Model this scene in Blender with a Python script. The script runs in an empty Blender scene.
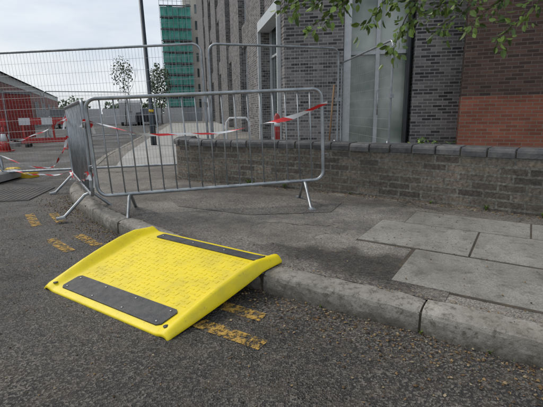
import bpy, math, random, bisect
from mathutils import Vector, Matrix, noise
random.seed(7)
sc=bpy.context.scene
V=Vector
# ---------------------------------------------------------------- materials
def newmat(name):
    m=bpy.data.materials.new(name); m.use_nodes=True
    nt=m.node_tree; b=nt.nodes['Principled BSDF']
    return m,nt,b
def N(nt,t,**k):
    n=nt.nodes.new(t)
    for a,v in k.items():
        if a in n.inputs.keys(): n.inputs[a].default_value=v
        else: setattr(n,a,v)
    return n
def L(nt,a,b): nt.links.new(a,b)
def C(c): return (c[0],c[1],c[2],1)
def mixc(nt,fac,a,b,mode='MIX'):
    n=nt.nodes.new('ShaderNodeMix'); n.data_type='RGBA'; n.blend_type=mode
    if hasattr(fac,'links'): L(nt,fac,n.inputs[0])
    else: n.inputs[0].default_value=fac
    for i,x in ((6,a),(7,b)):
        if isinstance(x,(tuple,list)): n.inputs[i].default_value=C(x)
        else: L(nt,x,n.inputs[i])
    return n.outputs[2]
def ramp(nt,src,p0,p1,c0=(0,0,0),c1=(1,1,1)):
    r=nt.nodes.new('ShaderNodeValToRGB'); L(nt,src,r.inputs[0])
    r.color_ramp.elements[0].position=p0; r.color_ramp.elements[1].position=p1
    r.color_ramp.elements[0].color=C(c0); r.color_ramp.elements[1].color=C(c1)
    return r.outputs[0]
def noi(nt,vec,scale,detail=3,rough=.6):
    n=N(nt,'ShaderNodeTexNoise',Scale=scale,Detail=detail,Roughness=rough)
    if vec is not None: L(nt,vec,n.inputs['Vector'])
    return n.outputs['Fac']
def mul(nt,a,k):
    n=nt.nodes.new('ShaderNodeMath'); n.operation='MULTIPLY'; L(nt,a,n.inputs[0])
    if hasattr(k,'links'): L(nt,k,n.inputs[1])
    else: n.inputs[1].default_value=k
    return n.outputs[0]
def bump(nt,b,h,strength=.3,dist=.01,prev=None):
    n=N(nt,'ShaderNodeBump',Strength=strength,Distance=dist); L(nt,h,n.inputs['Height'])
    if prev is not None: L(nt,prev,n.inputs['Normal'])
    L(nt,n.outputs[0],b.inputs['Normal']); return n.outputs[0]
def objv(nt): return nt.nodes.new('ShaderNodeTexCoord').outputs['Object']
def simple(name,c,c2=None,rough=.6,metal=0,scale=8,bs=.15,bd=.005,fine=60,rnd=0,nobump=False):
    m,nt,b=newmat(name); o=objv(nt)
    c2=c2 or tuple(x*.7 for x in c)
    f=ramp(nt,noi(nt,o,scale),.35,.65)
    col=mixc(nt,f,c,c2)
    if rnd:
        a=N(nt,'ShaderNodeAttribute',attribute_name='rnd')
        col=mixc(nt,rnd,col,ramp(nt,a.outputs['Fac'],0,1,(.15,.15,.15),(1,1,1)),'MULTIPLY')
    L(nt,col,b.inputs['Base Color'])
    b.inputs['Roughness'].default_value=rough; b.inputs['Metallic'].default_value=metal
    if not nobump: bump(nt,b,noi(nt,o,fine,2),bs,bd)
    return m
def brickmat(name,c1,c2,mort,w=.225,h=.075,ms=.008,stain=None,bstr=.6,bias=0,near=False,sf=.5):
    m,nt,b=newmat(name); uv=N(nt,'ShaderNodeUVMap',uv_map='UVMap').outputs[0]; o=objv(nt)
    br=N(nt,'ShaderNodeTexBrick'); L(nt,uv,br.inputs['Vector'])
    br.inputs['Scale'].default_value=1; br.inputs['Brick Width'].default_value=w; br.inputs['Row Height'].default_value=h
    br.inputs['Mortar Size'].default_value=ms; br.inputs['Mortar Smooth'].default_value=.1; br.inputs['Bias'].default_value=bias
    br.inputs['Color1'].default_value=C(c1); br.inputs['Color2'].default_value=C(c2); br.inputs['Mortar'].default_value=C(mort)
    col=mixc(nt,.6,br.outputs['Color'],ramp(nt,noi(nt,o,1.2,4),.3,.75,(.5,.5,.5),(1.25,1.22,1.18)),'MULTIPLY')
    if near: col=mixc(nt,.8,col,ramp(nt,noi(nt,o,38,3),.3,.7,(.35,.35,.35),(1.5,1.5,1.5)),'MULTIPLY')
    if stain:
        col=mixc(nt,mul(nt,ramp(nt,noi(nt,o,1.6,5,.7),.40,.64),sf),col,stain)
    L(nt,col,b.inputs['Base Color']); b.inputs['Roughness'].default_value=.88
    p=bump(nt,b,br.outputs['Fac'],bstr,-.01)
    if near: bump(nt,b,noi(nt,o,50,3),.7,.01,p)
    return m
def asphalt(name,dark,light,brown,damp=None,sc_=150,a0=.5,bigk=.5,roughs=(.5,.9),crack=.5):
    m,nt,b=newmat(name); o=objv(nt)
    vo=N(nt,'ShaderNodeTexVoronoi',Scale=sc_); L(nt,o,vo.inputs['Vector'])
    cell=N(nt,'ShaderNodeSeparateColor'); L(nt,vo.outputs['Color'],cell.inputs[0])
    agg=ramp(nt,cell.outputs[0],a0,1.0)
    col=mixc(nt,agg,dark,light)
    bign=noi(nt,o,1.1,5,.68)
    big=ramp(nt,bign,.40,.62)
    col=mixc(nt,big,col,mixc(nt,bigk,col,(.35,.34,.33),'MULTIPLY'))
    col=mixc(nt,1,col,ramp(nt,noi(nt,o,.62,4,.75),.40,.60,(.72,.72,.73),(1.35,1.33,1.30)),'MULTIPLY')
    wn=N(nt,'ShaderNodeTexNoise',Scale=5,Detail=4); L(nt,o,wn.inputs['Vector'])
    mid=mul(nt,ramp(nt,noi(nt,o,7,5,.75),.50,.75),.7)
    col=mixc(nt,mid,col,brown)
    rough=ramp(nt,bign,.38,.62,(roughs[1],)*3,(roughs[0],)*3)
    va=nt.nodes.new('ShaderNodeVectorMath'); va.operation='MULTIPLY_ADD'
    L(nt,wn.outputs['Color'],va.inputs[0]); va.inputs[1].default_value=(.4,.4,0); L(nt,o,va.inputs[2])
    if crack:
        cr=N(nt,'ShaderNodeTexVoronoi',Scale=1.15); cr.feature='DISTANCE_TO_EDGE'; L(nt,va.outputs[0],cr.inputs['Vector'])
        cf=mul(nt,mul(nt,ramp(nt,cr.outputs['Distance'],.003,.014,(1,1,1),(0,0,0)),ramp(nt,noi(nt,o,.9,2),.50,.58)),crack)
        col=mixc(nt,cf,col,(.02,.018,.015))
    if damp:
        vs=nt.nodes.new('ShaderNodeVectorMath'); vs.operation='SUBTRACT'; L(nt,va.outputs[0],vs.inputs[0]); vs.inputs[1].default_value=(.2,.2,0)
        for (cx,cy,rot,hx,hy,amt) in damp:
            mp=N(nt,'ShaderNodeMapping'); mp.vector_type='TEXTURE'
            mp.inputs['Location'].default_value=(cx,cy,.12); mp.inputs['Rotation'].default_value=(0,0,rot); mp.inputs['Scale'].default_value=(hx,hy,1)
            L(nt,vs.outputs[0],mp.inputs[0])
            g=nt.nodes.new('ShaderNodeTexGradient'); g.gradient_type='SPHERICAL'; L(nt,mp.outputs[0],g.inputs[0])
            f=mul(nt,ramp(nt,g.outputs['Fac'],.03,.45),amt)
            col=mixc(nt,f,col,mixc(nt,1,col,(.28,.27,.26),'MULTIPLY'))
    L(nt,col,b.inputs['Base Color']); L(nt,rough,b.inputs['Roughness'])
    p=bump(nt,b,vo.outputs['Distance'],.9,.005)
    bump(nt,b,noi(nt,o,26,4,.7),.7,.018,p)
    return m

M={}
M['road']=asphalt('asphalt_road',(.032,.030,.028),(.20,.18,.155),(.125,.098,.07),sc_=135,a0=.45,bigk=.7,roughs=(.42,.9))
M['ground']=simple('ground_far',(.10,.10,.095),(.07,.07,.068),.9,0,.5,nobump=True)
M['tarmac']=asphalt('pavement_tarmac',(.17,.158,.14),(.42,.385,.34),(.32,.28,.225),sc_=165,a0=.3,roughs=(.65,.95),bigk=.6,crack=.7,
   damp=[(.60,2.30,math.radians(-32),.9,.28,.95),(-.3,3.2,math.radians(-30),.9,.3,.4),(.1,4.5,math.radians(-28),1.7,.4,.7),(1.9,3.45,math.radians(-36),1.3,.2,.6),(-1.3,4.6,0,.8,.6,.6),(2.2,1.4,math.radians(-33),.8,.15,.5)])
M['repair']=asphalt('repair_tarmac',(.10,.093,.085),(.29,.265,.235),(.20,.17,.13),sc_=120,a0=.35,roughs=(.7,.95),crack=0,
   damp=[(.60,2.30,math.radians(-32),.9,.28,.9)])
m,nt,b=newmat('paving_slab'); o=objv(nt); at_=N(nt,'ShaderNodeAttribute',attribute_name='rnd')
vo=N(nt,'ShaderNodeTexVoronoi',Scale=190); L(nt,o,vo.inputs['Vector']); cell=N(nt,'ShaderNodeSeparateColor'); L(nt,vo.outputs['Color'],cell.inputs[0])
col=mixc(nt,cell.outputs[0],(.22,.21,.18),(.38,.36,.315))
col=mixc(nt,.4,col,ramp(nt,at_.outputs['Fac'],0,1,(.4,.4,.38),(1,1,1)),'MULTIPLY')
col=mixc(nt,mul(nt,ramp(nt,noi(nt,o,2.2,6,.7),.40,.66),.7),col,(.135,.125,.10))
col=mixc(nt,mul(nt,ramp(nt,noi(nt,o,9,5,.75),.52,.68),.7),col,(.095,.088,.068))
L(nt,col,b.inputs['Base Color']); b.inputs['Roughness'].default_value=.9
bump(nt,b,noi(nt,o,40,4,.7),.6,.01); M['slab']=m
M['paleslab']=simple('pale_paving',(.42,.41,.38),(.33,.32,.30),.8,0,1.5,nobump=True)
m,nt,b=newmat('kerb_concrete'); o=objv(nt)
at_=N(nt,'ShaderNodeAttribute',attribute_name='rnd')
col=mixc(nt,ramp(nt,noi(nt,o,5,5,.75),.35,.68),(.40,.37,.325),(.22,.20,.165))
col=mixc(nt,mul(nt,ramp(nt,noi(nt,o,30,4,.8),.50,.64),.85),col,(.12,.11,.08))
col=mixc(nt,.3,col,ramp(nt,at_.outputs['Fac'],0,1,(.5,.5,.5),(1.1,1.1,1.1)),'MULTIPLY')
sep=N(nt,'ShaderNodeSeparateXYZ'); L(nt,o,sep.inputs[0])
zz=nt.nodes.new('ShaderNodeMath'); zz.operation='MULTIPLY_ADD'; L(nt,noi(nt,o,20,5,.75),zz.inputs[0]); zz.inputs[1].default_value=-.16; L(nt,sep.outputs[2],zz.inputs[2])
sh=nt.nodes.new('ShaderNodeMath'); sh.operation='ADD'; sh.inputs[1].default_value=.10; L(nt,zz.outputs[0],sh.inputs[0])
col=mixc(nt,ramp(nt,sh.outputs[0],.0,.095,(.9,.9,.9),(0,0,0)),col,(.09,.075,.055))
L(nt,col,b.inputs['Base Color']); b.inputs['Roughness'].default_value=.9
p=bump(nt,b,noi(nt,o,18,6,.75),.8,.014); bump(nt,b,noi(nt,o,140,2),.5,.003,p)
M['kerb']=m
M['dirt']=simple('dirt_grime',(.10,.08,.055),(.05,.043,.033),.95,0,12,.8,.01,90)
M['wallbrick']=brickmat('weathered_brick',(.28,.23,.175),(.11,.092,.078),(.25,.235,.20),stain=(.065,.058,.048),ms=.011,near=True,bstr=1,sf=.55)
M['coping']=simple('coping_brick',(.085,.085,.09),(.18,.17,.16),.65,0,14,.5,.006,50,.7)
M['greybrick']=brickmat('grey_brick',(.038,.035,.037),(.25,.228,.22),(.31,.30,.285),ms=.011)
M['brownbrick']=brickmat('brown_brick',(.17,.095,.07),(.07,.047,.04),(.18,.145,.12),ms=.009)
M['redbrick']=brickmat('red_brick',(.40,.14,.085),(.26,.09,.055),(.30,.23,.18),ms=.008)
M['galv']=simple('galvanised_steel',(.42,.44,.45),(.27,.29,.30),.45,.75,9,nobump=True)
M['wire']=simple('fence_wire',(.42,.43,.43),(.33,.34,.34),.5,.6,nobump=True)
M['black']=simple('black_rubber',(.035,.036,.04),(.085,.082,.078),.6,0,22,.5,.003,120)
M['mat']=simple('dusty_rubber',(.07,.067,.064),(.11,.10,.09),.85,0,6,.5,.004,80)
M['bolt']=simple('bolt_steel',(.5,.5,.5),(.4,.4,.4),.35,.9,nobump=True)
m,nt,b=newmat('yellow_plastic'); o=objv(nt)
col=mixc(nt,ramp(nt,noi(nt,o,6,5,.7),.45,.75),(.90,.70,.008),(.74,.58,.015))
col=mixc(nt,mul(nt,ramp(nt,noi(nt,o,38,5,.8),.58,.74),.7),col,(.33,.26,.05))
col=mixc(nt,mul(nt,ramp(nt,noi(nt,o,3,4,.7),.52,.72),.25),col,(.48,.40,.10))
L(nt,col,b.inputs['Base Color']); b.inputs['Roughness'].default_value=.5
bump(nt,b,noi(nt,o,120,2),.2,.002); M['yellow']=m
m,nt,b=newmat('worn_yellow_paint'); o=objv(nt)
mask=ramp(nt,noi(nt,o,22,6,.85),.44,.54)
col=mixc(nt,noi(nt,o,60),(.62,.37,.06),(.32,.20,.06)); L(nt,col,b.inputs['Base Color']); b.inputs['Roughness'].default_value=.8
tr=nt.nodes.new('ShaderNodeBsdfTransparent'); ms=nt.nodes.new('ShaderNodeMixShader'); out=nt.nodes['Material Output']
L(nt,mask,ms.inputs[0]); L(nt,b.outputs[0],ms.inputs[1]); L(nt,tr.outputs[0],ms.inputs[2]); L(nt,ms.outputs[0],out.inputs[0]); M['ypaint']=m
def glass(name,c,c2,r=.12,sc=.6):
    m,nt,b=newmat(name); o=objv(nt)
    L(nt,mixc(nt,ramp(nt,noi(nt,o,sc,3),.35,.65),c,c2),b.inputs['Base Color']); b.inputs['Roughness'].default_value=r
    b.inputs['Specular IOR Level'].default_value=.8
    return m
M['glass']=glass('window_glass',(.03,.045,.045),(.10,.13,.125))
M['greenglass']=glass('entrance_glass',(.18,.23,.185),(.52,.56,.49),.15,.9)
M['frame']=simple('window_frame',(.58,.60,.60),(.48,.50,.50),.45,nobump=True)
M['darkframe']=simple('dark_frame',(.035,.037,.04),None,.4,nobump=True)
M['cream']=simple('cream_render',(.55,.50,.42),(.45,.42,.36),.8,0,.4,nobump=True)
M['lamp']=simple('lamp_post_paint',(.045,.06,.075),(.03,.04,.05),.45,.2,nobump=True)
M['net']=simple('green_netting',(.06,.33,.25),(.15,.47,.39),.8,0,1.2,nobump=True)
M['conc']=simple('concrete',(.36,.36,.35),(.26,.26,.25),.85,0,2,nobump=True)
M['redpaint']=simple('red_paint',(.48,.035,.03),(.33,.03,.025),.5,nobump=True)
M['whitepaint']=simple('white_paint',(.72,.72,.72),(.6,.6,.6),.5,nobump=True)
M['roof']=simple('metal_roof',(.30,.32,.35),(.24,.26,.28),.5,0,.3,nobump=True)
M['redclad']=simple('red_cladding',(.33,.09,.07),(.24,.075,.06),.6,0,.3,nobump=True)
M['hoard']=simple('hoarding_grey',(.33,.35,.37),(.25,.27,.28),.7,0,.5,nobump=True)
M['orange']=simple('orange_plastic',(.75,.50,.03),(.6,.40,.03),.5,nobump=True)
M['wood']=simple('wood',(.30,.18,.09),(.2,.12,.07),.8,nobump=True)
M['bark']=simple('bark',(.09,.07,.055),(.05,.04,.032),.9,0,20,nobump=True)
M['carp']=simple('car_paint_dark',(.05,.055,.06),(.045,.05,.055),.25,.2,nobump=True)
M['tyre']=simple('tyre',(.02,.02,.02),None,.8,nobump=True)
m,nt,b=newmat('leaf'); at_=N(nt,'ShaderNodeAttribute',attribute_name='rnd')
L(nt,ramp(nt,at_.outputs['Fac'],0,1,(.04,.08,.015),(.23,.33,.06)),b.inputs['Base Color']); b.inputs['Roughness'].default_value=.5; M['leaf']=m
m,nt,b=newmat('far_leaf'); at_=N(nt,'ShaderNodeAttribute',attribute_name='rnd')
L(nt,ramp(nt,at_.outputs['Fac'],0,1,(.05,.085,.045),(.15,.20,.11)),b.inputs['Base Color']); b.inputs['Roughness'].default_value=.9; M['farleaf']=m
m,nt,b=newmat('debris'); at_=N(nt,'ShaderNodeAttribute',attribute_name='rnd')
r=nt.nodes.new('ShaderNodeValToRGB'); L(nt,at_.outputs['Fac'],r.inputs[0]); e=r.color_ramp.elements
e[0].color=(.03,.022,.015,1); e[1].color=(.34,.28,.18,1); x=e.new(.4); x.color=(.12,.07,.03,1); x=e.new(.75); x.color=(.26,.165,.07,1)
L(nt,r.outputs[0],b.inputs['Base Color']); b.inputs['Roughness'].default_value=.9; M['debris']=m
m,nt,b=newmat('barrier_tape'); uv=N(nt,'ShaderNodeUVMap',uv_map='UVMap').outputs[0]
w=N(nt,'ShaderNodeTexWave'); w.wave_type='BANDS'; w.bands_direction='DIAGONAL'; w.wave_profile='SIN'; w.inputs['Scale'].default_value=1.0
sc_n=N(nt,'ShaderNodeMapping'); sc_n.inputs['Scale'].default_value=(1.7,2.5,1); L(nt,uv,sc_n.inputs[0]); L(nt,sc_n.outputs[0],w.inputs[0])
L(nt,ramp(nt,w.outputs['Fac'],.40,.46,(.72,.03,.03),(.8,.8,.8)),b.inputs['Base Color']); b.inputs['Roughness'].default_value=.4; M['tape']=m

# ---------------------------------------------------------------- mesh builder
class MB:
    def __init__(s,name): s.n=name; s.v=[]; s.f=[]; s.m=[]; s.r=[]; s.sm=[]; s.uv=[]; s.mats=[]
    def mi(s,k):
        if k not in s.mats: s.mats.append(k)
        return s.mats.index(k)
    def add(s,vs,fs,mat,M4=None,sm=False,rnd=None,uvs=None):
        o=len(s.v); rr=random.random() if rnd is None else rnd
        for p in vs:
            p=V(p); s.v.append(M4@p if M4 else p)
        for i,f in enumerate(fs):
            s.f.append([o+j for j in f]); s.m.append(s.mi(mat)); s.r.append(rr); s.sm.append(sm)
            s.uv.append(uvs[i] if uvs else None)
    def box(s,x0,x1,y0,y1,z0,z1,mat,M4=None,rnd=None,ch=0):
        if ch<=0:
            vs=[(x,y,z) for z in (z0,z1) for y in (y0,y1) for x in (x0,x1)]
            fs=[(0,2,3,1),(4,5,7,6),(0,1,5,4),(2,6,7,3),(0,4,6,2),(1,3,7,5)]
        else:
            c=ch; vs=[(x0,y0,z0),(x1,y0,z0),(x1,y1,z0),(x0,y1,z0),(x0,y0,z1-c),(x1,y0,z1-c),(x1,y1,z1-c),(x0,y1,z1-c),
                (x0+c,y0+c,z1),(x1-c,y0+c,z1),(x1-c,y1-c,z1),(x0+c,y1-c,z1)]
            fs=[(3,2,1,0),(0,1,5,4),(1,2,6,5),(2,3,7,6),(3,0,4,7),(4,5,9,8),(5,6,10,9),(6,7,11,10),(7,4,8,11),(8,9,10,11)]
        s.add(vs,fs,mat,M4,rnd=rnd)
    def tube(s,pts,r,mat,n=8,closed=False,M4=None,rad=None,cap=True):
        pts=[V(p) for p in pts]; k=len(pts); T=[]
        for i in range(k):
            a=pts[(i-1)%k] if (closed or i>0) else pts[i]; c=pts[(i+1)%k] if (closed or i<k-1) else pts[i]
            T.append((c-a).normalized())
        ref=V((0,0,1)) if abs(T[0].z)<.9 else V((1,0,0))
        nn=(ref-T[0]*ref.dot(T[0])).normalized(); vs=[]
        for i in range(k):
            nn=nn-T[i]*nn.dot(T[i])
            if nn.length<1e-5: nn=T[i].orthogonal()
            nn.normalize(); bb=T[i].cross(nn); rr=rad[i] if rad else r
            for j in range(n):
                a=2*math.pi*j/n; vs.append(pts[i]+(nn*math.cos(a)+bb*math.sin(a))*rr)
        fs=[]
        for i in range(k if closed else k-1):
            i2=(i+1)%k
            for j in range(n): fs.append((i*n+j,i*n+(j+1)%n,i2*n+(j+1)%n,i2*n+j))
        if not closed and cap: fs.append(tuple(range(n))[::-1]); fs.append(tuple((k-1)*n+j for j in range(n)))
        s.add(vs,fs,mat,M4,sm=n>5)
    def build(s,parent=None,name=None):
        me=bpy.data.meshes.new(s.n); me.from_pydata([tuple(v) for v in s.v],[],s.f)
        for k in s.mats: me.materials.append(M[k])
        me.polygons.foreach_set('material_index',s.m); me.polygons.foreach_set('use_smooth',s.sm)
        me.update()
        uvl=[];cl=[]
        for i,f in enumerate(s.f):
            nrm=(s.v[f[1]]-s.v[f[0]]).cross(s.v[f[2]]-s.v[f[1]])
            if nrm.length>1e-12: nrm.normalize()
            if abs(nrm.z)>.8: t=V((1,0,0)); w=V((0,1,0))
            else:
                t=V((-nrm.y,nrm.x,0))
                t=t.normalized() if t.length>1e-9 else V((1,0,0)); w=V((0,0,1))
            r=s.r[i]
            for q,vi in enumerate(f):
                co=s.v[vi]
                if s.uv[i]: uvl+=list(s.uv[i][q])
                else: uvl+=[co.dot(t),co.dot(w)]
                cl+=[r,r,r,1]
        me.uv_layers.new(name='UVMap'); me.color_attributes.new('rnd','FLOAT_COLOR','CORNER')
        me.uv_layers['UVMap'].data.foreach_set('uv',uvl); me.color_attributes['rnd'].data.foreach_set('color',cl)
        me.update()
        ob=bpy.data.objects.new(name or s.n,me); sc.collection.objects.link(ob)
        if parent: ob.parent=parent
        return ob
def empty(name):
    e=bpy.data.objects.new(name,None); sc.collection.objects.link(e); return e
def catmull(P,step=.08):
    P=[V(p) for p in P]; out=[]
    for i in range(len(P)-1):
        a=P[max(i-1,0)];b=P[i];c=P[i+1];d=P[min(i+2,len(P)-1)]
        n=max(2,int((c-b).length/step))
        for j in range(n):
            t=j/n; out.append(.5*((2*b)+(c-a)*t+(2*a-5*b+4*c-d)*t*t+(3*b-a-3*c+d)*t**3))
    out.append(P[-1]); return out
def arc(P):
    s=[0]
    for i in range(1,len(P)): s.append(s[-1]+(P[i]-P[i-1]).length)
    return s
def at(P,S,d):
    d=max(0,min(S[-1]-1e-6,d))
    i=max(0,bisect.bisect_right(S,d)-1); i=min(i,len(P)-2)
    t=(d-S[i])/max(1e-9,S[i+1]-S[i]); p=P[i].lerp(P[i+1],t)
    a=P[max(0,i-1)];c=P[min(len(P)-1,i+2)]; T=(c-a).normalized()
    return p,T
# ---------------------------------------------------------------- ground, road, pavement
g=MB('ground'); g.add([(-600,-100,-.02),(600,-100,-.02),(600,900,-.02),(-600,900,-.02)],[(0,1,2,3)],'ground'); g.build()
g=MB('road'); g.add([(-40,-12,0),(30,-12,0),(30,90,0),(-60,90,0)],[(0,1,2,3)],'road'); g.build()
KP=[(6.0,-1.9,0),(4.2,-.65,0),(3.2,.03,0),(2.2,.71,0),(1.10,1.44,0),(.62,1.77,0),(.15,2.07,0),(-.2,2.30,0),(-.62,2.66,0),(-1.06,3.12,0),(-1.62,3.68,0),(-2.2,4.42,0),(-2.62,5.1,0),(-2.9,5.9,0),(-3.3,7.2,0),(-3.9,9.5,0),(-4.6,13,0),(-6,20,0),(-9,35,0),(-14,60,0)]
KC=catmull(KP,.06); KS=arc(KC)
Z=V((0,0,1))
def kpt(d,off,z): # off>0 toward pavement
    p,T=at(KC,KS,d); n=V((T.y,-T.x,0))
    return p+n*off+V((0,0,z))
k=MB('kerb'); d=.13
KW=.135
while d<45:
    ln=.9
    gap=.012; segs=12
    prof=[(0.0,-.03),(.001,.045),(.003,.088),(.010,.107),(.022,.118),(.042,.124),(.09,.1255),(KW,.125),(KW,-.03)]
    jz=random.uniform(-.005,.005); jo=random.uniform(-.006,.006)
    vs=[];fs=[]
    for i in range(segs+1):
        dd=d+(ln-gap)*i/segs
        c=.007 if i in (0,segs) else 0
        for (o,z) in prof:
            w=noise.noise(V((dd*13,o*30,z*30)))*.008
            vs.append(kpt(dd,o+jo+(c if o<.05 else 0)+w,z+jz-(c if z>.08 else 0)+(w*.7 if z>0 else 0)))
    n=len(prof)
    for i in range(segs):
        for j in range(n-1): fs.append((i*n+j,(i+1)*n+j,(i+1)*n+j+1,i*n+j+1))
    fs.append(tuple(range(n))); fs.append(tuple(segs*n+j for j in range(n))[::-1])
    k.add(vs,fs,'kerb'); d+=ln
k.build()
dk=MB('kerb_bedding')
ds=[i*.1 for i in range(1,460)]
vs=[];fs=[]
for dd in ds:
    for (o,z) in [(.012,-.02),(.012,.10),(KW+.02,.108),(KW+.02,-.02)]: vs.append(kpt(dd,o,z))
for i in range(len(ds)-1):
    for j in range(3): fs.append((i*4+j,(i+1)*4+j,(i+1)*4+j+1,i*4+j+1))
dk.add(vs,fs,'dirt'); dk.build()
pv=MB('pavement'); poly=[kpt(dd*.1,KW-.003,.118) for dd in range(0,int(KS[-1]*10),2)]
poly=poly+[V((60,60,.118)),V((60,-8,.118))]
pv.add(poly,[tuple(range(len(poly)))[::-1]],'tarmac'); po=pv.build()
if po.data.polygons[0].normal.z<0: po.data.flip_normals()
pf=MB('footway'); L1=[kpt(dd*.25,KW+.35,.123) for dd in range(0,170) if kpt(dd*.25,KW,0).y>6.9]
L2=[V((-1.55+ (p.y-6.9)*-.06,p.y+.4,.123)) for p in L1]
vs=L1+L2; n=len(L1); pf.add(vs,[(i,n+i,n+i+1,i+1) for i in range(n-1)],'paleslab'); pf.build()
def dn(x,y):
    b=min(range(len(KC)),key=lambda i:(KC[i]-V((x,y,0))).length_squared); return KS[b]
rp=MB('pavement_repair_strip'); d0,d1=dn(.75,1.68),dn(-1.9,4.0); n=60; vs=[]
for i in range(n+1):
    dd=d0+(d1-d0)*i/n; wv=noise.noise(V((dd*3,1,0)))*.03
    vs+=[kpt(dd,KW+.004,.1215),kpt(dd,KW+.26+wv+(.10 if i<22 else 0),.1215)]
rp.add(vs,[(2*i,2*i+1,2*i+3,2*i+2) for i in range(n)],'repair')
# irregular patch of re-laid tarmac by the barrier feet
vs=[V((x,y,.1220)) for x,y in ((-.95,3.95),(-.2,3.55),(.55,3.60),(.72,3.98),(.25,4.32),(-.75,4.62),(-1.15,4.40))]
rp.add(vs,[tuple(range(7))],'repair'); rp.build()
# paving slabs
sl=MB('paving_slabs'); e1=V((.84,-.54,0)).normalized(); e2=V((.54,.84,0)).normalized(); O=V((.62,2.80,0))
R=Matrix.Translation(O)@Matrix(((e1.x,e2.x,0,0),(e1.y,e2.y,0,0),(0,0,1,0),(0,0,0,1)))
rows=[(-.60,-.01,.42),(.0,.6,0.0),(.61,1.05,.18)]
for ri,(y0,y1,xs) in enumerate(rows):
    x=xs
    while x<6.5:
        w=.9 if ri%2==0 else .75
        h=.1225+random.uniform(-.0005,.003)
        sl.box(x+.006,x+w-.006,y0+.006,y1-.006,.10,h,'slab',R,ch=.003,rnd=random.uniform(.35,1)); x+=w
sl.add([(.0,-.02,.1195),(6.5,-.02,.1195),(6.5,.61,.1195),(.0,.61,.1195)],[(0,1,2,3)],'dirt',R)
sl.add([(.18,.611,.1195),(6.5,.611,.1195),(6.5,1.07,.1195),(.18,1.07,.1195)],[(0,1,2,3)],'dirt',R)
sl.add([(.4,-.62,.1193),(6.5,-.62,.1193),(6.5,-.021,.1193),(.4,-.021,.1193)],[(0,1,2,3)],'dirt',R)
sl.build()
# worn yellow lines
yl=MB('yellow_road_marking')
def strip(off,d0,d1,w=.085,z=.004):
    n=max(2,int((d1-d0)/.1)); vs=[];fs=[]
    for i in range(n+1):
        dd=d0+(d1-d0)*i/n
        vs+= [kpt(dd,-off,z),kpt(dd,-off-w,z)]
    for i in range(n): fs.append((2*i,2*i+1,2*i+3,2*i+2))
    yl.add(vs,fs,'ypaint')
strip(.22,dn(-.02,1.9),dn(-.42,2.5)); strip(.43,dn(.08,1.75)+.05,dn(-.45,2.4)+.15)
strip(.22,dn(-1.3,3.2),dn(-1.5,3.6)); strip(.43,dn(-1.3,3.2)+.05,dn(-1.55,3.6)+.05)
strip(.22,dn(-1.9,4.05),dn(-2.1,4.4)); strip(.43,dn(-1.9,4.05),dn(-2.15,4.5))
yl.build()
mt=MB('rubber_road_mat'); R=Matrix.Translation((-3.85,5.25,0))@Matrix.Rotation(math.radians(8),4,'Z')
mt.box(-.8,.75,-.45,.42,.0,.014,'mat',R,ch=.006)
for i in range(22): mt.box(-.76+i*.068,-.73+i*.068,-.42,.39,.014,.018,'mat',R)
mt.build()
# ---------------------------------------------------------------- brick wall
WP=[(4.6,1.9,0),(3.4,2.6,0),(2.33,3.31,0),(1.88,3.66,0),(1.34,4.07,0),(.68,4.53,0),(-.34,5.10,0),(-1.0,5.42,0),(-1.32,5.70,0),(-1.40,6.05,0),(-1.36,6.3,0)]
WC=catmull(WP,.07); WS=arc(WC); TH=.22; ZT=.61
def wpt(d,off,z):
    p,T=at(WC,WS,d); n=V((T.y,-T.x,0)); return p+n*off+V((0,0,z))
root=empty('brick_garden_wall')
wb=MB('brickwork'); nseg=int(WS[-1]/.1); vs=[];fs=[];uvs=[]
for i in range(nseg+1):
    d=WS[-1]*i/nseg
    vs+=[wpt(d,0,.05),wpt(d,0,ZT),wpt(d,TH,ZT),wpt(d,TH,.05)]
for i in range(nseg):
    u0=WS[-1]*i/nseg;u1=WS[-1]*(i+1)/nseg
    a=4*i;b_=4*i+4
    fs.append((a,b_,b_+1,a+1)); uvs.append([(u0,.05),(u1,.05),(u1,ZT),(u0,ZT)])
    fs.append((a+2,b_+2,b_+3,a+3)); uvs.append([(u0,ZT),(u1,ZT),(u1,.05),(u0,.05)])
    fs.append((a+1,b_+1,b_+2,a+2)); uvs.append([(u0,0),(u1,0),(u1,TH),(u0,TH)])
fs.append((4*nseg,4*nseg+3,4*nseg+2,4*nseg+1)); uvs.append([(0,.05),(TH,.05),(TH,ZT),(0,ZT)])
wb.add(vs,fs,'wallbrick',uvs=uvs); wb.build(root)
cp=MB('coping'); d=0
while d<WS[-1]-.05:
    ln=.225; a=d+.005; b_=min(d+ln-.005,WS[-1]); jz=random.uniform(-.004,.004); jo=random.uniform(-.008,.008)
    vs=[]
    prof=[(-.02,.0),(-.02,.045),(-.012,.066),(.01,.078),(TH-.0,.078),(TH+.02,.06),(TH+.02,0)]
    c=.006
    for dd,cc in ((a,c),(a+c,0),(b_-c,0),(b_,c)):
        for (o,z) in prof: vs.append(wpt(dd,o+jo+(cc if o<0 else 0),ZT+z+jz-(cc if z>.03 else 0)))
    n=len(prof); fs=[(q*n+j,q*n+n+j,q*n+n+j+1,q*n+j+1) for q in range(3) for j in range(n-1)]+[tuple(range(n)),tuple(3*n+j for j in range(n))[::-1]]
    cp.add(vs,fs,'coping'); d+=ln
vs=[];fs=[]
for i in range(nseg+1):
    d=WS[-1]*i/nseg; vs+=[wpt(d,-.006,ZT+.001),wpt(d,-.006,ZT+.062),wpt(d,TH,ZT+.066)]
for i in range(nseg):
    for j in range(2): fs.append((3*i+j,3*i+3+j,3*i+4+j,3*i+1+j))
cp.add(vs,fs,'dirt')
cp.build(root)
so=MB('planter_soil'); vs=[];fs=[]
ws=[WS[-1]*i/40 for i in range(34)]
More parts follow.
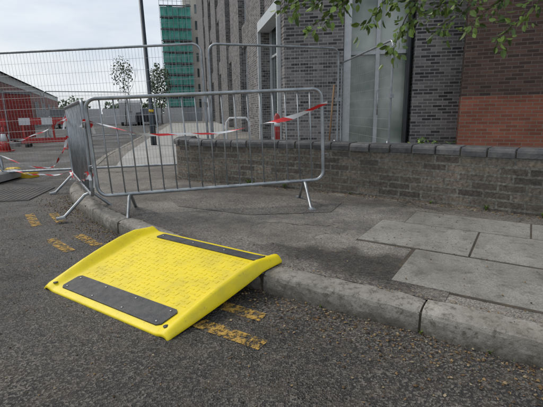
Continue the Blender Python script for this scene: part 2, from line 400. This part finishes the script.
for d in ws: vs+=[wpt(d,TH-.01,.5),wpt(d,TH+1.0,.52)]
for i in range(33): fs.append((2*i,2*i+2,2*i+3,2*i+1))
so.add(vs,fs,'dirt'); so.build()
# ---------------------------------------------------------------- yellow kerb ramp
O0=V((-1.42,2.30,0));O1=V((-.50,1.69,0));O2=V((-.97,3.05,0));O3=V((.06,2.34,0))
def rz(t):
    t=max(0,min(1,t)); a=min(1,t/.80); return .016+.135*(a**1.05)
def rpos(s,t,off=0,lip=True):
    p=O0.lerp(O1,s).lerp(O2.lerp(O3,s),t); Lw=1.12
    aL=s*Lw; aR=(1-s)*Lw
    h=rz(t)
    def prof(a):
        if a>.11: return 0
        if a<.035: x=a/.035; return -0.35+1.35*math.sin(x*math.pi/2)
        x=(a-.035)/.075; return .5+.5*math.cos(x*math.pi)
    env=.25+.75*math.sin(min(1,t/.55)*math.pi/2)
    q=max(0,(t-.62)/.38); env*=1-.5*q*q*(3-2*q)
    if lip: h+= prof(aL)*.062*env+prof(aR)*.052*env
    if t<.03: h-= (1-t/.03)*.008
    return V((p.x,p.y,h+off))
ro=empty('kerb_ramp')
Ss=[0,.005,.012,.02,.031,.045,.06,.075,.088,.1]+[.1+.8*i/24 for i in range(1,24)]+[.9,.912,.925,.94,.955,.969,.98,.988,.995,1]
Ts=[0,.01,.03]+[.03+.97*i/24 for i in range(1,25)]
bd=MB('board'); vs=[rpos(s,t) for t in Ts for s in Ss]; n=len(Ss)
nv=len(vs); vs+=[v-V((0,0,.016)) for v in vs]
fs=[]
for i in range(len(Ts)-1):
    for j in range(n-1):
        a=i*n+j; fs.append((a,a+1,a+n+1,a+n)); fs.append((nv+a,nv+a+n,nv+a+n+1,nv+a+1))
loop=[j for j in range(n)]+[i*n+n-1 for i in range(1,len(Ts))]+[(len(Ts)-1)*n+j for j in range(n-2,-1,-1)]+[i*n for i in range(len(Ts)-2,0,-1)]
for i in range(len(loop)):
    a=loop[i];b_=loop[(i+1)%len(loop)]; fs.append((a,nv+a,nv+b_,b_))
bd.add(vs,fs,'yellow',sm=True)
bdo=bd.build(ro)
md=bdo.modifiers.new('b','BEVEL'); md.width=.005; md.segments=2; md.limit_method='ANGLE'; md.angle_limit=1.0
def patch(mb,s0,s1,t0,t1,off,mat,ns=1,nt_=1,inset=0,it=0):
    rowsT=[t0]+([t0+it] if it else [])+[t0+(t1-t0)*i/nt_ for i in range(1,nt_)]+([t1-it] if it else [])+[t1]
    vs=[];nR=len(rowsT)
    for q,t in enumerate(rowsT):
        ins=inset if (it and q in (0,nR-1)) else 0
        for j in range(ns+1):
            s=s0+ins+(s1-s0-2*ins)*j/ns; vs.append(rpos(s,t,off))
    m_=ns+1; k0=len(vs); 
    vs+=[v-V((0,0,off+.003)) for v in vs]
    fs=[]
    for i in range(nR-1):
        for j in range(ns):
            a=i*m_+j; fs.append((a,a+1,a+m_+1,a+m_))
    lp=[j for j in range(m_)]+[i*m_+m_-1 for i in range(1,nR)]+[(nR-1)*m_+j for j in range(m_-2,-1,-1)]+[i*m_ for i in range(nR-2,0,-1)]
    for i in range(len(lp)):
        a=lp[i];b_=lp[(i+1)%len(lp)]; fs.append((a,k0+a,k0+b_,b_))
    mb.add(vs,fs,mat)
st=MB('rubber_strip'); patch(st,.115,.90,.045,.20,.007,'black',12,3,.018,.02)
patch(st,.17,.93,.86,.955,.007,'black',12,2,.012,.012)
for s in (.15,.38,.62,.865):
    for t in (.07,.175): 
        p=rpos(s,t,.0075); st.tube([p,p+V((0,0,.002))],.0075,'bolt',10)
for s in (.2,.45,.68,.9): p=rpos(s,.91,.0075); st.tube([p,p+V((0,0,.002))],.007,'bolt',10)
for s in (.06,.945): p=rpos(s,.05,.001); st.tube([p,p+V((0,0,.003))],.014,'black',14)  # corner holes: black discs painted in for the dark inside, not rubber
st.build(ro)
td=MB('tread')
nx=22;ny=15
for i in range(nx):
    for j in range(ny):
        s=.115+.785*(i+.5)/nx; t=.225+.615*(j+.5)/ny
        if random.random()<.14: continue
        if (i+j)%2: patch(td,s-.0125,s+.0125,t-.005,t+.005,.002,'yellow')
        else: patch(td,s-.004,s+.004,t-.014,t+.014,.002,'yellow')
td.build(ro)
# ---------------------------------------------------------------- pedestrian barriers
def rrect(w0,w1,z0,z1,r,n=6):
    pts=[]
    for cx,cz,a0 in ((w1-r,z1-r,0),(w0+r,z1-r,90),(w0+r,z0+r,180),(w1-r,z0+r,270)):
        for i in range(n+1):
            a=math.radians(a0+90*i/n); pts.append(V((cx+r*math.cos(a),0,cz+r*math.sin(a))))
    return pts
def frameM(A,B):
    A=V(A);B=V(B); x=(B-A).normalized(); y=V((0,0,1)).cross(x).normalized(); z=x.cross(y)
    return Matrix(((x.x,y.x,z.x,A.x),(x.y,y.y,z.y,A.y),(x.z,y.z,z.z,A.z),(0,0,0,1))),(B-A).length
def barrier(A,B):
    mb=MB('pedestrian_barrier'); T,Ln=frameM(A,B)
    mb.tube(rrect(0,Ln,.24,1.13,.09),.0175,'galv',10,True,T)
    nb=18
    for i in range(1,nb):
        x=Ln*i/nb; mb.tube([(x,0,.245),(x,0,1.125)],.0065,'galv',6,False,T)
    for x in (.28,Ln-.2):
        mb.tube([(x,-.30,.012),(x,-.25,.022),(x,-.05,.215),(x,0,.235),(x,.05,.215),(x,.25,.022),(x,.30,.012)],.016,'galv',8,False,T)
        mb.box(x-.03,x+.03,-.33,-.25,.0,.02,'galv',T); mb.box(x-.03,x+.03,.25,.33,.0,.02,'galv',T)
    for z in (.5,.9): 
        mb.tube([(Ln,0,z),(Ln+.05,0,z),(Ln+.05,0,z-.06)],.006,'galv',6,False,T)
        mb.tube([(0,0,z+.03),(-.045,0,z+.03),(-.045,0,z-.02)],.006,'galv',6,False,T)
    return mb.build()
barrier((-1.62,3.70,.05),(.54,4.02,.12))
barrier((-1.70,3.74,.04),(-2.80,5.62,.0))
# ---------------------------------------------------------------- mesh fence panels
def heras(A,B,h=1.95):
    mb=MB('mesh_fence_panel'); T,Ln=frameM(A,B)
    mb.tube(rrect(0,Ln,.12,h,.13),.019,'galv',8,True,T)
    n=int(Ln/.05)
    for i in range(1,n):
        x=Ln*i/n; mb.tube([(x,0,.12),(x,0,h)],.0017,'wire',4,False,T,cap=False)
    z=.25
    while z<h-.03:
        mb.tube([(0,0,z),(Ln,0,z)],.0019,'wire',4,False,T,cap=False); z+=.17
    for x in (.05,Ln-.05):
        mb.tube([(x,0,.0),(x,0,.4)],.019,'galv',8,False,T)
        mb.box(x-.11,x+.11,-.34,.34,0,.13,'conc',T,ch=.02)
    mb.box(Ln-.04,Ln+.06,-.03,.03,h*.55,h*.55+.06,'galv',T)
    return mb.build()
heras((-4.42,6.5,.02),(-.99,6.52,.12))
heras((-.93,6.55,.12),(1.2,7.25,.12))
heras((1.72,9.95,.12),(1.98,6.75,.12),2.0)
heras((-7.9,6.7,0),(-4.48,6.5,.0))
heras((-12.5,15.5,0),(-9.1,16.5,0)); heras((-9.0,16.5,0),(-6.2,18.3,0)); heras((-9.0,14.0,0),(-9.6,10.7,0))
# tapes
def tape(P,sag,w=.06,name='barrier_tape',knots=()):
    P=[V(p) for p in P]; C_=[]
    for i in range(len(P)-1):
        n=30
        for j in range(n):
            t=j/n; p=P[i].lerp(P[i+1],t); p.z-=sag[i]*4*t*(1-t); C_.append(p)
    C_.append(P[-1]); S=arc(C_); vs=[];fs=[];uvs=[]
    for i,p in enumerate(C_):
        T=(C_[min(i+1,len(C_)-1)]-C_[max(0,i-1)]).normalized(); s=T.cross(Z).normalized(); u=s.cross(T)
        a=1.2*math.sin(S[i]*2.6+1)+.6*math.sin(S[i]*7); ww=w*(.6+.3*math.cos(S[i]*3.3))
        q=u*math.cos(a)+s*math.sin(a); p=p+u*.008*math.sin(S[i]*9); vs+=[p-q*ww/2,p+q*ww/2]
    for i in range(len(C_)-1):
        fs.append((2*i,2*i+2,2*i+3,2*i+1)); uvs.append([(S[i],0),(S[i+1],0),(S[i+1],.06),(S[i],.06)])
    mb=MB(name); mb.add(vs,fs,'tape',uvs=uvs,sm=True)
    for kk in knots:
        p=P[kk]
        for q in range(5):
            a=p+V((random.uniform(-.03,.03),random.uniform(-.03,.03),random.uniform(-.03,.03))); b_=a+V((random.uniform(-.05,.05),random.uniform(-.04,.04),random.uniform(-.16,-.02)))
            sdv=V((.012,.004,0)); mb.add([a-sdv,a+sdv,b_+sdv,b_-sdv],[(0,1,2,3)],'tape',uvs=[[(0,0),(.05,0),(.05,.12),(0,.12)]])
    return mb.build()
tape([(-4.25,6.45,.62),(-2.76,5.55,1.0),(-1.66,3.72,.99)],[.06,.08],.05,knots=(1,2))
tape([(-1.66,3.72,.99),(-1.1,3.72,.86),(-.5,3.84,.86),(.56,3.99,1.11)],[.02,.015,.04],.05)
tape([(-4.2,6.4,.2),(-2.82,5.6,.25),(-1.72,3.76,.50)],[.06,.1],.05,knots=(1,2))
tape([(-6.4,6.6,.9),(-4.3,6.45,.6)],[.1]); tape([(-4.4,6.45,.45),(-3.6,6.45,.2),(-2.8,5.6,.75)],[.05,.1],.05)
# ---------------------------------------------------------------- grey brick building
gb=empty('grey_brick_building')
e=V((-.196,.9806,0)); nrm=V((-.9806,-.196,0))
O=V((.38,10.35,0))
F=Matrix(((e.x,-nrm.x,0,O.x),(e.y,-nrm.y,0,O.y),(0,0,1,0),(0,0,0,1)))
W=MB('walls'); G_=MB('windows'); H=24
segs=[(0.002,.45,0),(.45,3.2,1),(3.2,6.3,0),(6.3,8.6,1),(8.6,12,0),(12,14.5,1),(14.5,19,0),(19,22,1),(22,27,0),(27,31,1),(31,38,0),(38,42,1),(42,62,0)]
for (a,b_,w) in segs:
    if not w: W.box(a,b_,0,.6,0,H,'greybrick',F)
    else:
        W.box(a,b_,.12,.6,3.75,4.6,'greybrick',F)
        for fz in (7.4,10.9,14.4,17.9,21.4): W.box(a,b_,.12,.6,fz,fz+1.0,'greybrick',F)
        G_.box(a,b_,.35,.38,0,H-1,'glass',F)
        for fz0,fz1 in ((0.12,3.75),(4.6,7.4),(8.4,10.9),(11.9,14.4),(15.4,17.9)):
            for x in (a+.03,(a+b_)/2,b_-.09): G_.box(x,x+.06,.27,.345,fz0,fz1,'frame',F)
            G_.box(a+.09,b_-.09,.28,.343,fz0,fz0+.08,'frame',F); G_.box(a+.09,b_-.09,.28,.343,fz1-.08,fz1,'frame',F)
            G_.box(a+.09,b_-.09,.285,.342,fz0+(fz1-fz0)*.7,fz0+(fz1-fz0)*.7+.06,'frame',F)
G_.box(.40,3.25,-.10,.28,3.45,3.74,'frame',F); G_.box(.36,.46,-.10,-.002,.12,3.45,'frame',F); G_.box(3.2,3.3,-.10,-.002,.12,3.45,'frame',F)
ff=V((.985,-.17,0)).normalized(); FF=Matrix(((ff.x,-ff.y,0,O.x+.0),(ff.y,ff.x,0,O.y-.01),(0,0,1,0),(0,0,0,1)))
W.box(0.0,1.42,0,.59,0,H,'greybrick',FF)
W.box(3.05,5.2,0,.6,0,H,'greybrick',FF)
W.box(1.42,3.05,.02,.6,4.0,H,'greybrick',FF)
G_.box(1.42,3.05,.45,.48,0,4.0,'greenglass',FF)
for x in (1.425,2.2,2.95): G_.box(x,x+.09,.33,.445,0,3.99,'frame' if x<2.9 else 'darkframe',FF)
for z in (.12,2.35,3.9): G_.box(1.52,2.94,.35,.443,z,z+.08,'frame',FF)
G_.box(1.43,1.60,.05,.32,0,3.99,'frame',FF)
G_.box(2.90,2.96,.05,.32,.0,3.99,'darkframe',FF)
G_.tube([FF@V((2.28,.27,.9)),FF@V((2.28,.27,1.5))],.018,'bolt',8)
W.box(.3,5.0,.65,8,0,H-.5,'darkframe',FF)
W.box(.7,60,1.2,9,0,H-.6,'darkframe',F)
W.build(gb); G_.build(gb)
# brown brick building
bb=empty('brown_brick_building'); W=MB('walls')
O2_=V((4.18,9.0,0)); f2=V((.93,-.37,0)).normalized(); F2=Matrix(((f2.x,-f2.y,0,O2_.x),(f2.y,f2.x,0,O2_.y),(0,0,1,0),(0,0,0,1)))
W.box(0,12,0,6,1.28,16,'brownbrick',F2); W.box(-.004,12,-.004,6,0,1.28,'redbrick',F2)
W.build(bb)
Wn=MB('windows')
for x in (4.2,7.4,10):
    Wn.box(x,x+1.3,-.02,.02,2.6,4.4,'frame',F2); Wn.box(x+.08,x+1.22,-.03,-.021,2.68,4.32,'glass',F2)
Wn.build(bb)
# cream tower
ct=empty('cream_tower'); W=MB('walls'); G_=MB('windows')
T=Matrix.Translation((-15.6,88,0))@Matrix.Rotation(math.radians(12),4,'Z')
W.box(-1.6,9,0,10,0,40,'cream',T)
for i in range(12):
    G_.box(-1.0,-.2,-.06,-.0,2+i*3.1,3.7+i*3.1,'glass',T); G_.box(.6,1.4,-.06,-.0,2+i*3.1,3.7+i*3.1,'glass',T)
W.build(ct); G_.build(ct)
# green scaffolded building
gs=empty('scaffolded_building'); W=MB('netting'); S_=MB('scaffold')
T=Matrix.Translation((-19.9,80,0))@Matrix.Rotation(math.radians(10),4,'Z')
W.box(.3,5.3,.5,9,0,20.2,'conc',T)
for i in range(10):
    for j in range(5):
        W.box(.02+j*1.1,1.06+j*1.1,0+random.uniform(-.05,.05),.1,i*2.04+.12,i*2.04+random.uniform(1.5,1.88),'net',T,rnd=random.random())
    W.box(-.06,0,.1,8,i*2.04+.1,i*2.04+1.85,'net',T)
    S_.box(-.2,5.6,-.25,.5,i*2.04+1.93,i*2.04+2.0,'conc',T)
for i in range(8): S_.tube([T@V((-.15+i*.8,-.3,0)),T@V((-.15+i*.8,-.3,21.6))],.04,'hoard',5)
for i in range(17): S_.tube([T@V((-.2,-.31,1+i*1.25)),T@V((5.6,-.31,1+i*1.25))],.03,'hoard',5)
W.build(gs); S_.build(gs)
# warehouse left
wh=empty('warehouse'); W=MB('walls'); Rf=MB('roof'); dv=V((-.396,.918,0)); 
T=Matrix(((dv.x,-dv.y,0,-19.0),(dv.y,dv.x,0,28),(0,0,1,0),(0,0,0,1)))
W.box(-12,62,0,14,0,3.6,'redclad',T); W.box(-12,62,-.05,0-.003,3.6,4.3,'whitepaint',T)
for i in range(8): W.box(-8+i*8,-4.5+i*8,-.06,-.01,.3,2.6,'hoard',T)
Rf.add([(-12,-.3,4.3),(62,-.3,4.3),(62,5,6.8),(-12,5,6.8),(62,14,4.3),(-12,14,4.3)],[(0,1,2,3),(3,2,4,5),(0,3,5),(1,4,2)],'roof',T)
W.build(wh); Rf.build(wh)
# red site cabin
rc=MB('site_cabin'); T=Matrix.Translation((-11.0,15.3,0))@Matrix.Rotation(math.radians(-5),4,'Z')
rc.box(-3,.6,0,2.4,.1,1.9,'redpaint',T,ch=.03); 
for i in range(18): rc.box(-2.9+i*.2,-2.82+i*.2,-.03,-.001,.2,1.75,'redpaint',T)
rc.box(-.55,.1,-.05,-.031,.15,1.6,'whitepaint',T); rc.box(-3.05,.65,-.02,2.45,1.88,1.96,'hoard',T)
rc.build()
hd=MB('site_hoarding'); 
for i in range(14):
    T=Matrix.Translation((-26+i*1.9,38+.5*i,0)); hd.box(0,1.86,0,.06,0,1.5,'whitepaint' if i%3 else 'hoard',T); hd.box(.0,.08,.06,.5,0,1.3,'wood',T)
hd.build()
def ch8(x,y,rot,nm='traffic_barrier'):
    mb=MB(nm); T=Matrix.Translation((x,y,0))@Matrix.Rotation(rot,4,'Z')
    for i in range(6): mb.box(-1+i*.333,-1+(i+1)*.333,-.02,.02,.72,.95,'redpaint' if i%2 else 'whitepaint',T)
    mb.box(-1,1,-.025,.025,.12,.28,'redpaint',T)
    for q in (-.9,0,.9): mb.box(q-.03,q+.03,-.018,.018,.28,.72,'redpaint',T)
    for q in (-.8,.8): mb.box(q-.05,q+.05,-.3,.3,0,.1,'tyre',T)
    mb.build()
ch8(-9.6,13.2,.1);ch8(-7.4,13.9,.35)
def cone(x,y,z=0,h=.7):
    mb=MB('traffic_cone'); 
    mb.box(x-.18,x+.18,y-.18,y+.18,z,z+.03,'redpaint',ch=.01)
    for a,b_,m_ in ((.03,.3,'redpaint'),(.3,.52,'whitepaint'),(.52,h,'redpaint')):
        r=lambda q:.135*(1-q/h)+.022
        mb.tube([(x,y,z+a),(x,y,z+b_)],.1,m_,14,rad=[r(a),r(b_)])
    mb.build()
cone(-7.9,12.0); cone(-6.2,12.6)
ob=MB('road_channel_block'); T=Matrix.Translation((-4.5,6.95,0))@Matrix.Rotation(-.3,4,'Z'); ob.box(-.45,.45,-.1,.1,.0,.10,'orange',T,ch=.03)
ob.box(-.1,.1,-.07,.07,.10,.16,'orange',T,ch=.02); ob.build()
# lamp post
lp=MB('lamp_post'); B=V((-3.42,11.84,.12))
lp.tube([B,B+V((0,0,.9)),B+V((0,0,.92)),B+V((-.08,0,7.6))],.06,'lamp',12,rad=[.085,.085,.06,.05])
lp.tube([B+V((-.08,0,7.5)),B+V((-.3,-.02,7.8)),B+V((-1.3,-.1,7.9))],.035,'lamp',8)
lp.box(B.x-1.9,B.x-1.2,B.y-.22,B.y+.05,B.z+7.82,B.z+7.95,'lamp'); lp.tube([B+V((0,0,.95)),B+V((0,0,1.02))],.07,'orange',12)
lp.build()
bl=MB('red_bollard'); bl.tube([(.12,7.1,.12),(.12,7.1,.95),(.12,7.1,1.0)],.05,'redpaint',12,rad=[.05,.05,.02]); bl.tube([(.12,7.1,.78),(.12,7.1,.84)],.053,'whitepaint',12); bl.build()
cs=MB('cycle_stand'); cs.tube([V((-1.0,9.3,.12)),V((-1.0,9.3,.8)),V((-.92,9.3,.9)),V((-.55,9.3,.9)),V((-.47,9.3,.8)),V((-.47,9.3,.12))],.024,'whitepaint',8); cs.build()
cs=MB('wooden_stake'); cs.tube([V((.80,5.6,.4)),V((.88,5.65,1.38))],.012,'wood',6); cs.build()
def car(x,y,rot,mat,van=False):
    mb=MB('parked_van' if van else 'parked_car'); T=Matrix.Translation((x,y,0))@Matrix.Rotation(rot,4,'Z')
    if van: pr=[(-2.4,.3),(-2.4,1.9),(-2.2,2.1),(1.2,2.1),(1.7,1.25),(2.4,1.05),(2.45,.35)]
    else: pr=[(-2.1,.3),(-2.15,.85),(-1.6,.95),(-1.1,1.42),(.5,1.45),(1.15,.95),(2.05,.8),(2.1,.3)]
    n=len(pr); vs=[(x_,-.85,z) for x_,z in pr]+[(x_,.85,z) for x_,z in pr]
    fs=[tuple(range(n)),tuple(range(n,2*n))[::-1]]+[(i,n+i,n+(i+1)%n,(i+1)%n) for i in range(n)]
    mb.add(vs,fs,mat,T)
    if van: mb.box(.9,1.45,-.86,.86,1.25,1.85,'glass',T)
    else: mb.box(-1.0,.55,-.86,.86,1.0,1.35,'glass',T)
    for wx in (-1.35,1.35):
        for s in (-.8,.62): mb.tube([T@V((wx,s,.32)),T@V((wx,s+.18,.32))],.32,'tyre',14)
    mb.build()
car(-12.6,37,1.9,'whitepaint',van=True); car(-10.9,36.5,1.8,'carp'); car(-16.5,33,1.9,'carp')
# ---------------------------------------------------------------- trees
def foliage(mb,c,rx,rz_,n,size,mat):
    for i in range(n):
        while True:
            q=V((random.uniform(-1,1),random.uniform(-1,1),random.uniform(-1,1)))
            if q.length<1 and noise.noise(q*2.2+V(c))>-.18: break
        p=V(c)+V((q.x*rx,q.y*rx,q.z*rz_))
        a=V((random.gauss(0,1),random.gauss(0,1),random.gauss(0,1))).normalized(); b_=a.orthogonal().normalized(); s=size*random.uniform(.6,1.3)
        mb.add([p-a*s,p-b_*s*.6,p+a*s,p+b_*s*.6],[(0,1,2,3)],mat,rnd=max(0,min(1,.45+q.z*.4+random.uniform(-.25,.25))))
ft=MB('distant_trees')
for i in range(46):
    x=-75+i*1.9+random.uniform(-.8,.8); y=105+random.uniform(-8,8); h=random.uniform(2.2,4.8)
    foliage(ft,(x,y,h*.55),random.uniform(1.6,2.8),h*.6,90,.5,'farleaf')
ft.build()
def grow(mb,p,d,l,r,dep,mat='bark'):
    q=p+d*l; mb.tube([p,(p+q)/2+V((random.uniform(-.04,.04)*l,random.uniform(-.04,.04)*l,0)),q],r,mat,5,rad=[r,r*.85,r*.7],cap=False)
    if dep==0: return
    for i in range(2 if dep%2 else 3):
        nd=(d+V((random.uniform(-.45,.45),random.uniform(-.45,.45),random.uniform(.0,.4)))).normalized(); grow(mb,q,nd,l*.72,r*.55,dep-1,mat)
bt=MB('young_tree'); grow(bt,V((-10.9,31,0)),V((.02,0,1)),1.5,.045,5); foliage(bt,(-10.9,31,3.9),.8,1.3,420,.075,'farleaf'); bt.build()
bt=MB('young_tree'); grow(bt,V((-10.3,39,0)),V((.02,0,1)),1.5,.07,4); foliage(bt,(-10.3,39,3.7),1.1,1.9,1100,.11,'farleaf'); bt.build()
# overhanging tree
ot=empty('overhanging_tree'); tr=MB('trunk'); lf=MB('leaves')
tr.tube([(5.6,5.2,.1),(5.55,5.2,1.2),(5.45,5.25,2.4),(5.3,5.3,3.6),(5.2,5.3,4.8)],.15,'bark',10,rad=[.2,.15,.14,.12,.08])
tr.tube([(5.45,5.25,2.5),(4.7,5.3,3.1),(3.8,5.35,3.2),(2.6,5.4,3.1),(1.6,5.45,2.95),(1.0,5.45,2.8)],.06,'bark',7,rad=[.09,.07,.055,.04,.025,.015])
tw=[[(1.6,5.45,2.95),(1.0,5.4,2.6),(.55,5.4,2.42),(.15,5.4,2.28)],[(1.0,5.45,2.8),(.6,5.4,2.7),(.2,5.4,2.5)],[(1.8,5.45,2.95),(1.1,5.35,2.45),(.75,5.3,2.2),(.5,5.3,2.02)],
 [(2.2,5.4,3.05),(1.7,5.3,2.6),(1.35,5.3,2.25),(1.2,5.3,2.05)],[(2.6,5.4,3.1),(2.0,5.3,2.55),(1.7,5.3,2.15),(1.55,5.3,1.72)],[(3.0,5.4,3.15),(2.4,5.3,2.6),(2.05,5.3,2.25),(1.7,5.25,2.08)],
 [(3.4,5.35,3.2),(2.8,5.3,2.55),(2.4,5.3,2.2),(2.1,5.3,1.98)],[(3.8,5.35,3.2),(3.2,5.3,2.6),(2.75,5.3,2.25),(2.45,5.3,2.02)],[(4.2,5.3,3.1),(3.5,5.2,2.5),(3.1,5.2,2.15),(2.8,5.2,1.85)],[(2.2,5.4,3.05),(1.6,5.4,2.75),(1.2,5.4,2.55),(.9,5.3,2.4)],
 [(3.0,5.4,3.15),(2.7,5.5,2.7),(2.5,5.5,2.45),(2.2,5.5,2.3)],[(2.6,5.4,3.1),(2.3,5.5,2.7),(1.9,5.5,2.45),(1.6,5.5,2.35)],[(1.2,5.45,2.85),(.9,5.5,2.6),(.7,5.5,2.4)]]
def leaf(mb,p,d,s):
    d=d.normalized(); b_=d.cross(V((random.uniform(-1,1),random.uniform(-1,1),random.uniform(.2,1)))).normalized(); nn=d.cross(b_)
    pts=[p,p+d*s*.3+b_*s*.26+nn*s*.05,p+d*s*.65+b_*s*.24+nn*s*.03,p+d*s-nn*s*.1,p+d*s*.65-b_*s*.24+nn*s*.03,p+d*s*.3-b_*s*.26+nn*s*.05,p+d*s*.5-nn*s*.02]
    mb.add(pts,[(0,1,6),(1,2,6),(2,3,6),(3,4,6),(4,5,6),(5,0,6)],'leaf')
for t in tw:
    Cc=catmull(t,.05); S=arc(Cc); tr.tube(Cc,.006,'bark',5,rad=[.012*(1-.7*i/len(Cc)) for i in range(len(Cc))],cap=False)
    for i in range(2,len(Cc)):
        for q in range(5):
            if random.random()<.85:
                T=(Cc[i]-Cc[i-1]).normalized(); dd=T*.4+V((random.gauss(0,.8),random.gauss(0,.8),random.gauss(-.35,.5)))
                tl=random.uniform(.02,.17); pp=Cc[i]+dd.normalized()*tl
                leaf(lf,pp,dd+V((0,0,-.3)),random.uniform(.05,.125))
for i in range(2200):
    q=V((random.gauss(0,1),random.gauss(0,1),random.gauss(0,1))).normalized()*random.uniform(.5,1)
    leaf(lf,V((4.9+q.x*2.3,5.4+q.y*1.9,5.0+q.z*1.7)),V((random.gauss(0,1),random.gauss(0,1),-.5)),.12)
tr.build(ot); lf.build(ot)
# ---------------------------------------------------------------- debris and weeds
db=MB('leaf_litter_and_grit')
def chip(p,s,tilt=.5):
    a=random.uniform(0,6.28); d=V((math.cos(a),math.sin(a),random.uniform(-tilt,tilt)*.5)); b_=V((-math.sin(a),math.cos(a),random.uniform(-tilt,tilt)*.5))
    w=random.uniform(.3,.8)
    db.add([p-d*s,p-b_*s*w,p+d*s*.9,p+b_*s*w],[(0,1,2,3)],'debris')
def stone(p,s):
    vs=[V((1,0,0)),V((0,1,0)),V((-1,0,0)),V((0,-1,0)),V((0,0,.7)),V((0,0,-.5))]
    vs=[p+V((v.x*s*random.uniform(.6,1.2),v.y*s*random.uniform(.6,1.2),v.z*s)) for v in vs]
    db.add(vs,[(0,1,4),(1,2,4),(2,3,4),(3,0,4),(1,0,5),(2,1,5),(3,2,5),(0,3,5)],'debris')
def sz(a,b): return a+(b-a)*random.random()**2.2
for i in range(9000):
    d=random.uniform(dn(4,-.6),dn(-2.8,5.7)) if i%50==0 else random.uniform(2.2,11.3); off=-abs(random.gauss(0,.17))-.004
    (chip if random.random()<.65 else stone)(kpt(d,off,random.uniform(.002,.006)),sz(.0015,.011))
for i in range(13000):
    x=random.uniform(-4,3);y=random.uniform(.8,6)
    p=V((x,y,.003)); 
    dd=dn(x,y); q,T=at(KC,KS,dd); side=(p-q).dot(V((T.y,-T.x,0)))
    if side<-.02:
        if noise.noise(V((x*1.3,y*1.3,3)))>-.1 or random.random()<.35: (chip if random.random()<.5 else stone)(p,sz(.0012,.008))
    elif side>.15 and (noise.noise(V((x*1.7,y*1.7,9)))>0 or random.random()<.25):
        (chip if random.random()<.6 else stone)(V((x,y,.127)),sz(.0015,.007))
for i in range(3200):
    d=random.uniform(.8,WS[-1]-.3); chip(wpt(d,-abs(random.gauss(0,.07))-.005,.124),sz(.003,.014))
for i in range(2200):
    d=random.uniform(3,11.3); chip(kpt(d,KW+random.gauss(.01,.02),.128),sz(.002,.009))
db.build()
wd=MB('weeds')
def tuft(p,n,h):
    for i in range(n):
        a=random.uniform(0,6.28); d=V((math.cos(a),math.sin(a),0)); l=h*random.uniform(.5,1.1); s=V((-d.y,d.x,0))*.004
        m1=p+d*l*.25+Z*l*.6; m2=p+d*l*.65+Z*l*random.uniform(.6,1)
        wd.add([p-s,p+s,m1+s,m1-s,m2],[(0,1,2,3),(3,2,4)],'leaf')
for (x,h) in ((2.0,.07),(2.3,.05),(1.6,.04),(.2,.09),(-.1,.08),(-.3,.12),(-.22,.10),(.9,.03)):
    dd=min(range(len(WC)),key=lambda i:abs(WC[i].x-x)); tuft(wpt(WS[dd],-.02,.12),26,h)
for i in range(7):
    d=random.uniform(WS[-1]*.455,WS[-1]*.51); p=wpt(d,TH+random.uniform(.05,.3),.5)
    for q in range(9): leaf(wd,p+V((random.gauss(0,.05),random.gauss(0,.05),random.uniform(.05,.24))),V((random.gauss(0,1),random.gauss(0,1),.3)),.045)
for i in range(12): tuft(kpt(random.uniform(dn(3,.2),dn(-2.5,5)),-.004,.0),6,.03)
wd.build()
# ---------------------------------------------------------------- light and sky
w=bpy.data.worlds.new('World'); sc.world=w; w.use_nodes=True; nt=w.node_tree; bg=nt.nodes['Background']
sky=nt.nodes.new('ShaderNodeTexSky'); sky.sky_type='NISHITA'; sky.sun_disc=False; sky.sun_elevation=math.radians(48); sky.sun_rotation=math.radians(-60); sky.air_density=1.0; sky.dust_density=3
tc=nt.nodes.new('ShaderNodeTexCoord')
mp=N(nt,'ShaderNodeMapping'); mp.inputs['Scale'].default_value=(1,1,3.5); L(nt,tc.outputs['Generated'],mp.inputs[0])
f=ramp(nt,noi(nt,mp.outputs[0],2.2,5,.55),.30,.62,(.65,.65,.65),(.93,.93,.93))
cl=mixc(nt,ramp(nt,noi(nt,mp.outputs[0],3,4),.35,.65),(5.3,6.0,6.9),(7.2,7.6,8.0))
L(nt,mixc(nt,f,sky.outputs[0],cl),bg.inputs['Color']); bg.inputs['Strength'].default_value=.122
sd=bpy.data.lights.new('sun','SUN'); sd.energy=1.5; sd.angle=math.radians(14); sd.color=(1,.95,.88)
so=bpy.data.objects.new('sun',sd); sc.collection.objects.link(so)
az=math.radians(-60); el=math.radians(48); dirv=V((math.sin(az)*math.cos(el),math.cos(az)*math.cos(el),math.sin(el)))
so.rotation_euler=dirv.to_track_quat('Z','Y').to_euler()
cam=bpy.data.cameras.new('camera'); cam.lens=26.5; cam.sensor_width=36; cam.clip_end=2000; cam.clip_start=.05
co=bpy.data.objects.new('camera',cam); sc.collection.objects.link(co)
p=math.atan(93/400)
co.matrix_world=Matrix.Translation((0,0,1.05))@Matrix.Rotation(math.pi/2-p,4,'X')@Matrix.Rotation(math.radians(-1),4,'Z')
sc.camera=co
sc.view_settings.view_transform='Standard'; sc.view_settings.look='None'; sc.view_settings.exposure=0
